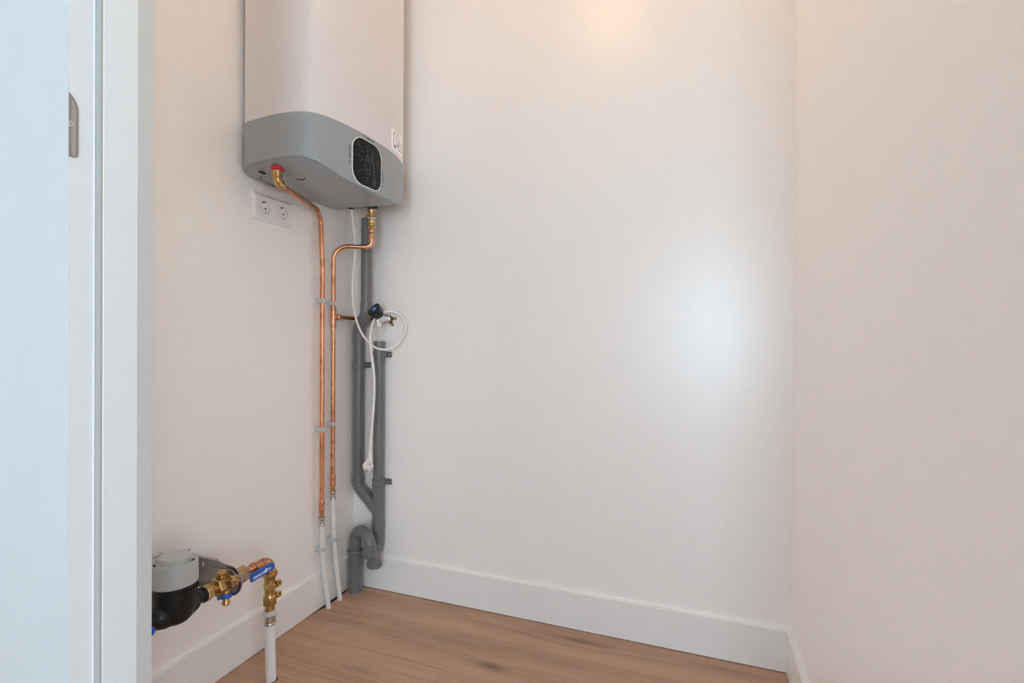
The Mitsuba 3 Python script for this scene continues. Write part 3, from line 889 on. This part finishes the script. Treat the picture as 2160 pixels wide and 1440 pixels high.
put('wall_tap__body', cat(
    lathe([(0, .020), (.0150, .020), (.0155, .022), (.0155, .025), (.0112, .028), (.0105, .034), (.0118, .040), (.0118, .060), (.0105, .071), (0, .073)], (tx, YB, tz), -Y, 30),
    tube(bend([(tx, YB - .054, tz), (tx, YB - .0775, tz - .004), (tx, YB - .0775, tz - .030)], .011), .0098, 20)), CHROME, label='chrome tap body')
put('wall_tap__hose_nut', cat(lathe([(0, 0), (.0118, 0), (.0130, .0015), (.0130, .017), (.0122, .018), (.0095, .018), (.0090, .006), (0, .006)], (tx, YB - .0775, tz - .0135), -Z, 12)), CHROME, smooth=False,
    label='faceted chrome hose nut')
hd = np.array([-.12, -.80, .60])
hd /= np.linalg.norm(hd)
ho = np.array([tx, YB - .052, tz + .004])
put('wall_tap__bonnet', lathe([(0, 0), (.0115, 0), (.0115, .014), (.0085, .016), (.0075, .03), (0, .03)], ho, hd, 24), CHROME)
hx = np.cross(Z, hd)
hx /= np.linalg.norm(hx)
hy = np.cross(hd, hx)


def tri(r, s):
    return Polygon([(r * math.cos(a), r * math.sin(a)) for a in np.radians([90, 210, 330]) + .12]).buffer(-s).buffer(s * 1.9, quad_segs=5)


sec = [np.array(tri(r, .006).exterior.coords)[:-1] for r in (.0225, .0262, .0280, .0295, .0295, .0265)]
n_ = min(len(s) for s in sec)
sec = [np.array([LineString(np.vstack([s, s[:1]])).interpolate(t, normalized=True).coords[0] for t in np.linspace(0, 1, 48, endpoint=False)]) for s in sec]
hs_ = (.018, .020, .034, .042, .0465, .049)
rings = [ho + h * hd + s[:, :1] * hx + s[:, 1:] * hy for s, h in zip(sec, hs_)]
put('wall_tap__knob', loft(rings), BLACK, smooth=30, label='black three sided knob')
put('wall_tap__knob__disc', lathe([(0, 0), (.0094, 0), (.0094, .0009), (.0088, .0013), (0, .0013)], ho + hd * .0488, hd, 28), SKYB, label='bright blue disc')

# ------------------------------------------------------------------ power cable of the heater
note('power_cable', 'white power cable hanging from the heater, looped over the tap, with a plug', 'cable')
CAB = [(-1.1668, 1.5130, 1.4121), (-1.1735, 1.5300, 1.3670), (-1.1812, 1.5500, 1.3112), (-1.1831, 1.5530, 1.2510), (-1.1901, 1.5530, 1.1904), (-1.1939, 1.5530, 1.1296), (-1.1894, 1.5530, 1.0772), (-1.1787, 1.5530, 1.0283), (-1.1628, 1.5600, 0.9780), (-1.1428, 1.5640, 0.9485), (-1.1194, 1.5660, 0.9261), (-1.0907, 1.5660, 0.9126), (-1.0645, 1.5750, 0.9093), (-1.0449, 1.5970, 0.9179), (-1.0263, 1.6150, 0.9423), (-1.0140, 1.6240, 0.9704), (-1.0107, 1.6250, 1.0001), (-1.0232, 1.6220, 1.0281), (-1.0439, 1.6130, 1.0445), (-1.0638, 1.6000, 1.0493), (-1.0815, 1.5870, 1.0445), (-1.0971, 1.5800, 1.0357), (-1.1120, 1.5750, 1.0199), (-1.1160, 1.5650, 0.9954), (-1.1169, 1.5580, 0.9641), (-1.1132, 1.5530, 0.9297), (-1.1067, 1.5500, 0.8955), (-1.0994, 1.5500, 0.8528), (-1.0940, 1.5500, 0.8016), (-1.0947, 1.5500, 0.7331), (-1.1012, 1.5500, 0.6470), (-1.1079, 1.5500, 0.5779), (-1.1108, 1.5500, 0.5365)]
put('power_cable__cord', tube(spline(CAB, 7), .0042, 12), CABLE)
pc = np.array([-1.1185, 1.551, .4840])
F3 = np.array([-0.3429, 0.9394, 0.0])
R3 = np.array([0.9394, 0.3429, 0.0])
pn = -F3 * .82 + R3 * .42 - Z * .34
pn /= np.linalg.norm(pn)
pxv = np.cross(Z, pn)
pxv /= np.linalg.norm(pxv)
pyv = np.cross(pn, pxv)
tilt = math.radians(-12)
pxv, pyv = math.cos(tilt) * pxv + math.sin(tilt) * pyv, -math.sin(tilt) * pxv + math.cos(tilt) * pyv
face = unary_union([Point(0, 0).buffer(.0190, quad_segs=10), Polygon([(-.0168, .006), (.0150, .009), (.0075, .030), (-.0085, .030)])]).buffer(-.003).buffer(.003)
put('power_cable__plug', cat(extr(face.buffer(-.0012), .015, pc - pn * .013, pxv, pyv, pn), extr(face, .011, pc - pn * .011, pxv, pyv, pn),
                             extr(Point(0, 0).buffer(.0165), .003, pc, pxv, pyv, pn)), CABLE, smooth=30, label='white two pin plug')
g0, g1 = pc + pyv * .024 - pn * .006, np.array([-1.1108, 1.550, .5365])
gd = (g1 - g0) / np.linalg.norm(g1 - g0)
gl = np.linalg.norm(g1 - g0) + .003
gp = [(0, 0), (.0098, 0)]
for k_ in range(5):
    s = gl * (.25 + .13 * k_)
    r_ = .0088 - .0006 * k_
    gp += [(r_, s), (r_, s + gl * .08), (r_ - .0012, s + gl * .085), (r_ - .0012, s + gl * .125)]
gp += [(.0062, gl * .95), (.0062, gl), (0, gl)]
put('power_cable__strain_relief', lathe(gp, g0, gd, 24), CABLE, smooth=False)
for s in (-.0095, .0095):
    put('power_cable__pin', lathe([(0, 0), (.0024, 0), (.0024, .017), (.0016, .019), (0, .019)], pc + pxv * s - pyv * .0045 + pn * .002, pn, 14), CHROME, label='metal pin')
put('power_cable__earth_contact', extr(sbox(-.003, -.0185, .003, -.0150), .0035, pc, pxv, pyv, pn), BRASSD, smooth=False)
put('power_cable__earth_contact', extr(sbox(.001, .009, .004, .0145), .0034, pc, pxv, pyv, pn), ICON, smooth=False)

# ------------------------------------------------------------------ water meter
AX, AZ = -1.105, .335
mc = np.array([AX, .815, 0])
note('water_meter', 'grey and black water meter on the left wall, cut off by the door frame', 'water meter')
put('water_meter__housing', lathe([(0, .3960), (.0455, .3960), (.0463, .3970), (.0455, .4445), (.0442, .4468), (.0340, .4476), (0, .4476)], mc, Z, 56), METERG, smooth=30, label='grey round housing')
put('water_meter__lid', lathe([(0, 0), (.0330, 0), (.0330, .0085), (.0315, .0105), (.0295, .0112), (.0270, .0112), (.0265, .0106), (0, .0106)], mc + Z * .4475, Z, 56), METERL, smooth=30, label='paler grey hinged lid')
td = np.array([.86, .51, 0.0])
put('water_meter__lid__tab', extr(rrect(-.013, .013, -.003, .004, .0015), .0075, mc + td * .0345 + Z * .4470, np.array([-td[1], td[0], 0]), -td), METERG, smooth=False)
hdv = np.array([-.95, -.31, 0.0])
put('water_meter__lid__hinge', cat(extr(rrect(-.012, .012, -.006, .005, .002), .0105, mc + hdv * .037 + Z * .4465, np.array([-hdv[1], hdv[0], 0]), hdv), rod(mc + hdv * .0395 + Z * .4555 + np.array([-hdv[1], hdv[0], 0]) * -.014,
                                    np.array([-hdv[1], hdv[0], 0]), .0032, .028, 14)), METERG, smooth=30)
for a in (20, 75, 140, 255, 305):
    ar = math.radians(a)
    put('water_meter__seal_lug', extr(rrect(-.005, .005, -.0017, .0017, .0008), .0022, mc + np.array([math.cos(ar), math.sin(ar), 0]) * .0405 + Z * .4464, np.array([-math.sin(ar), math.cos(ar), 0]),
                                      np.array([-math.cos(ar), -math.sin(ar), 0])), DARK if a in (255, 20) else METERG, smooth=False)
put('water_meter__body', cat(
    lathe([(0, .3060), (.016, .3065), (.028, .3110), (.0365, .3200), (.0415, .3370), (.0435, .3600), (.0448, .3770), (.0448, .3830), (.0428, .3850), (.0428, .3960), (0, .3960)], mc, Z, 48),
    lathe([(0, 0), (.030, 0), (.0290, .030), (.0235, .046), (.0160, .053), (.0150, .064), (.0185, .067), (.0185, .0715), (0, .0715)], (AX, .815, AZ), Y, 32),
    lathe([(0, 0), (.030, 0), (.0290, .030), (.0235, .046), (.0160, .053), (.0150, .064), (.0185, .067), (.0185, .0715), (0, .0715)], (AX, .815, AZ), -Y, 32)), BLACK, smooth=35, label='black meter body')
ribs = []
for a in np.radians(np.arange(-60, 70, 12)):
    d = np.array([math.cos(a), math.sin(a), 0])
    ribs.append(extr(sbox(-.0035, -.0015, .0035, .0015), .008, mc + d * .0438 + Z * .3865, np.array([-d[1], d[0], 0]), d))
put('water_meter__grip_rib', cat(ribs), BLACK, smooth=False, kind='stuff')
put('water_meter__coupling_nut', hexnut((AX, .8855, AZ), Y, .0190, .020, 0, .25), BRASS, smooth=False, label='brass coupling nut')
put('water_meter__coupling_nut', hexnut((AX, .7445, AZ), -Y, .0190, .020, 0, .25), BRASS, smooth=False, label='brass coupling nut')

# bracket that carries the meter
note('meter_bracket', 'flat grey steel bracket standing out from the left wall behind the meter', 'bracket')
PYB = .9600
bp = unary_union([Polygon([(XL, .310), (XL, .381), (-1.16, .3815), (-1.128, .374), (-1.105, .3725), (-1.105, .2975), (-1.16, .309)]), Point(AX, AZ).buffer(.0375, quad_segs=12)])
bp = bp.difference(Point(AX, AZ).buffer(.0205, quad_segs=12)).difference(sbox(-1.2035, .356, -1.1965, .368))
put('meter_bracket__plate', extr(bp, .0025, (0, PYB + .0025, 0), X, Z, -Y), STEEL, smooth=False)
put('meter_bracket__flange', box(XL, -1.155, PYB - .012, PYB + .002, .3085, .3110), STEEL, smooth=False)
put('meter_bracket__flange', box(XL, -1.15, PYB - .007, PYB + .002, .3805, .3825), STEEL, smooth=False)
put('meter_bracket__wall_foot', box(XL - .0005, XL + .0025, PYB - .04, PYB + .002, .295, .395), STEEL, smooth=False)
put('meter_bracket__plate__rib', box(-1.168, -1.118, PYB - .003, PYB, .356, .3605, .001), STEEL, smooth=False)

# stop valve after the meter
note('stop_valve', 'brass stop valve with a long blue lever right of the water meter', 'valve')
put('stop_valve__body', cat(
    rod((AX, .9050, AZ), Y, .0130, .014, 28), hexnut((AX, .9165, AZ), Y, .0240, .017, 0, .1),
    lathe([(0, .018), (.0190, .018), (.0185, .026), (.0165, .030), (.0165, .044), (.0205, .0465), (.0205, .075), (.0180, .077), (.0180, .0775), (0, .0775)], (AX, .9150, AZ), Y, 30),
    hexnut((AX, .9860, AZ), Y, .0215, .020, 0, .3), rod((AX, 1.004, AZ), Y, .0150, .006, 28)), BRASS, smooth=30)
put('stop_valve__washer', ringm((AX, PYB - .0065, AZ), Y, .012, .0325, .004, 40), STEEL, label='round steel washer')
put('stop_valve__filling_cap', cat(rod((AX - .002, .937, AZ + .012), Z, .0085, .016, 24), lathe([(0, 0), (.0108, 0), (.0116, .001), (.0116, .0055), (.0108, .0065), (0, .0065)], (AX - .002, .937, AZ + .0265), np.array([.08, -.1, 1]), 28)), BRASS)
dd_ = np.array([.10, -.10, -1.0])
dd_ /= np.linalg.norm(dd_)
do = np.array([AX, .9485, AZ - .008])
put('stop_valve__drain', cat(lathe([(0, 0), (.0115, 0), (.0108, .020), (0, .022)], do, dd_, 24), lathe([(0, .024), (.0085, .024), (.0085, .036), (.0098, .038), (.0098, .042), (.0070, .045), (0, .045)], do, dd_, 24)), BRASS)
put('stop_valve__drain__blue_ring', cat(lathe([(0, .0165), (.0125, .0165), (.0130, .018), (.0125, .028), (0, .028)], do, dd_, 28), rod(do + dd_ * .0222 + np.array([-.004, -.010, .0]), np.array([-.25, -1.0, -.15]), .0046, .009, 14)), BLUE,
    label='blue ring with a small lug')
hubc = np.array([AX + .016, .9495, .3480])
put('stop_valve__stem', cat(rod(hubc - X * .012, X, .0088, .030, 26), ringm(hubc, X, .004, .0066, .021, 24)), BRASS)
put('stop_valve__lever', cat(
    extr(Point(0, 0).buffer(.0125, quad_segs=8).difference(Point(0, 0).buffer(.005)), .0025, hubc + X * .0145, Y, Z, X),
    extr(Polygon([(0, -.008), (.030, -.0135), (.052, -.0225), (.052, -.0065), (.030, .0045), (0, .0105)]), .0025, hubc + X * .0142, Y, Z, X),
    extr(Polygon([(-.013, -.0125), (-.009, -.0015), (-.003, -.006), (-.008, -.0155)]), .0025, hubc + X * .0145, Y, Z, X)), NICKEL, smooth=False, label='steel lever arm')
l0 = np.array([hubc[0] + .0145, .9925, .3318])
l1 = np.array([hubc[0] + .0145, 1.0675, .3352])
ldv = (l1 - l0) / np.linalg.norm(l1 - l0)
LL = np.linalg.norm(l1 - l0)
lup = np.cross(X, ldv)
slv = unary_union([sbox(0, -.0102, LL - .0102, .0102), Point(LL - .0102, 0).buffer(.0102)])
lk = put('stop_valve__lever__sleeve', cat(extr(slv, .005, l0, ldv, lup, X), extr(slv.buffer(-.0012), .0062, l0 - X * .0006, ldv, lup, X)), BLUE, smooth=False, label='blue sleeve with white lettering')
txt = meshkit.text_mesh('DRINKWATER', .0056, .0004, bold=True)
w_ = txt.bounds[1][0]
txt.apply_transform(trimesh.transformations.scale_matrix(.0385 / w_, direction=[1, 0, 0]))
txt.apply_translation([.004, -.0050, 0])
mark = unary_union([Polygon([(.0432, -.005), (.0492, -.005), (.0500, .0045), (.0424, .0045)]).difference(Point(.0463, .0005).buffer(.0012)), Point(.0545, -.0005).buffer(.0030).difference(Point(.0537, -.0005).buffer(.0020)),
                    sbox(.0592, -.0035, .0612, .0030)])
put('stop_valve__lever__lettering', cat(txt, flat(mark, .0004)).apply_transform(basis(l0 + X * .0056, ldv, lup, X)), WHITETXT, smooth=False)

# the supply riser: elbow, check valve, press fitting, white pipe
note('supply_riser', 'copper elbow and brass check valve on a white pipe rising from the floor', 'pipe')
RX, RY = -1.1085, 1.0905
put('supply_riser__copper_tube', rod((AX, 1.0102, AZ), Y, .0110, .026, 28), COPPER)
put('supply_riser__elbow', cat(
    lathe([(0, 0), (.0125, 0), (.0130, .001), (.0130, .006), (.0158, .008), (.0158, .013), (.0138, .016), (.0138, .022)], (AX, 1.0235, AZ + .0005), Y, 32),
    tube(bend([(AX, 1.040, AZ + .0005), (RX, RY, AZ + .0005), (RX, RY, .296)], .030, .1), .0138, 26),
    lathe([(.0132, 0), (.0160, .002), (.0160, .006), (.0135, .008), (.0135, .012)], (RX, RY, .309), -Z, 32)), COPPER, label='shiny copper press elbow')
put('supply_riser__check_valve', cat(
    lathe([(0, 0), (.0165, 0), (.0195, .002), (.0195, .008), (.0178, .012), (.0150, .016), (.0142, .020), (.0142, .060), (.0160, .066), (.0178, .068), (.0178, .072), (0, .072)], (RX, RY, .3015), -Z, 34),
    hexnut((RX, RY, .2310), -Z, .0192, .019, 0, .2), hexnut((RX, RY, .272), -Z, .0166, .014, 0, .5)), BRASS, smooth=30, label='brass check valve body')
nd = np.array([.62, .70, .34])
nd /= np.linalg.norm(nd)
for z in (.257, .2265):
    o = np.array([RX, RY, z]) + nd * .006
    put('supply_riser__check_valve__test_plug', cat(rod(o, nd, .0085, .010, 22), ringm(o, np.array([.93, .12, .34]), .0036, .0088, .008, 26, -.004).apply_translation(nd * .0175)), BRASS, smooth=30)
put('supply_riser__brass_tube', rod((RX, RY, .2135), -Z, .0128, .024, 30), BRASS)
put('supply_riser__press_ring', lathe([(0, 0), (.0150, 0), (.0150, .006), (.0178, .008), (.0185, .0105), (.0178, .0135), (.0155, .015), (0, .015)], (RX, RY, .196), -Z, 36), SILVERP, label='grey press ring')
put('supply_riser__press_sleeve', lathe([(0, 0), (.0150, 0), (.0150, .007), (.0146, .008), (.0150, .009), (.0150, .018), (.0168, .020), (.0172, .0225), (.0165, .0245), (.0135, .0245), (0, .0245)], (RX, RY, .182), -Z, 36), NICKEL,
    label='shiny press sleeve')
put('supply_riser__plastic_tube', tube([(RX, RY, .162), (RX + .001, RY + .0005, .10), (RX + .004, RY + .002, -.006)], .0136, 28), WHITEP, label='white plastic pipe')

# valve before the meter, hardly visible behind the door frame
note('stop_valve_001', 'brass valve with a small blue handle, mostly hidden by the door frame', 'valve')
put('stop_valve_001__body', cat(lathe([(0, 0), (.0140, 0), (.0140, .012), (.0180, .014), (.0180, .060), (.0150, .062), (0, .062)], (AX, .7230, AZ), -Y, 28)), BRASS)
put('stop_valve_001__handle', cat(rod((AX + .012, .712, AZ - .004), X, .006, .014, 18),
                                  extr(unary_union([LineString([(.705, .334), (.7390, .3310)]).buffer(.0104)]), .006, (AX + .026, 0, 0), Y, Z, X)), BLUE, smooth=30, label='blue handle')
put('stop_valve_001__supply_pipe', tube(bend([(AX, .664, AZ), (AX, .640, AZ), (AX, .640, -.006)], .02), .0136, 24), WHITEP, label='white plastic pipe')
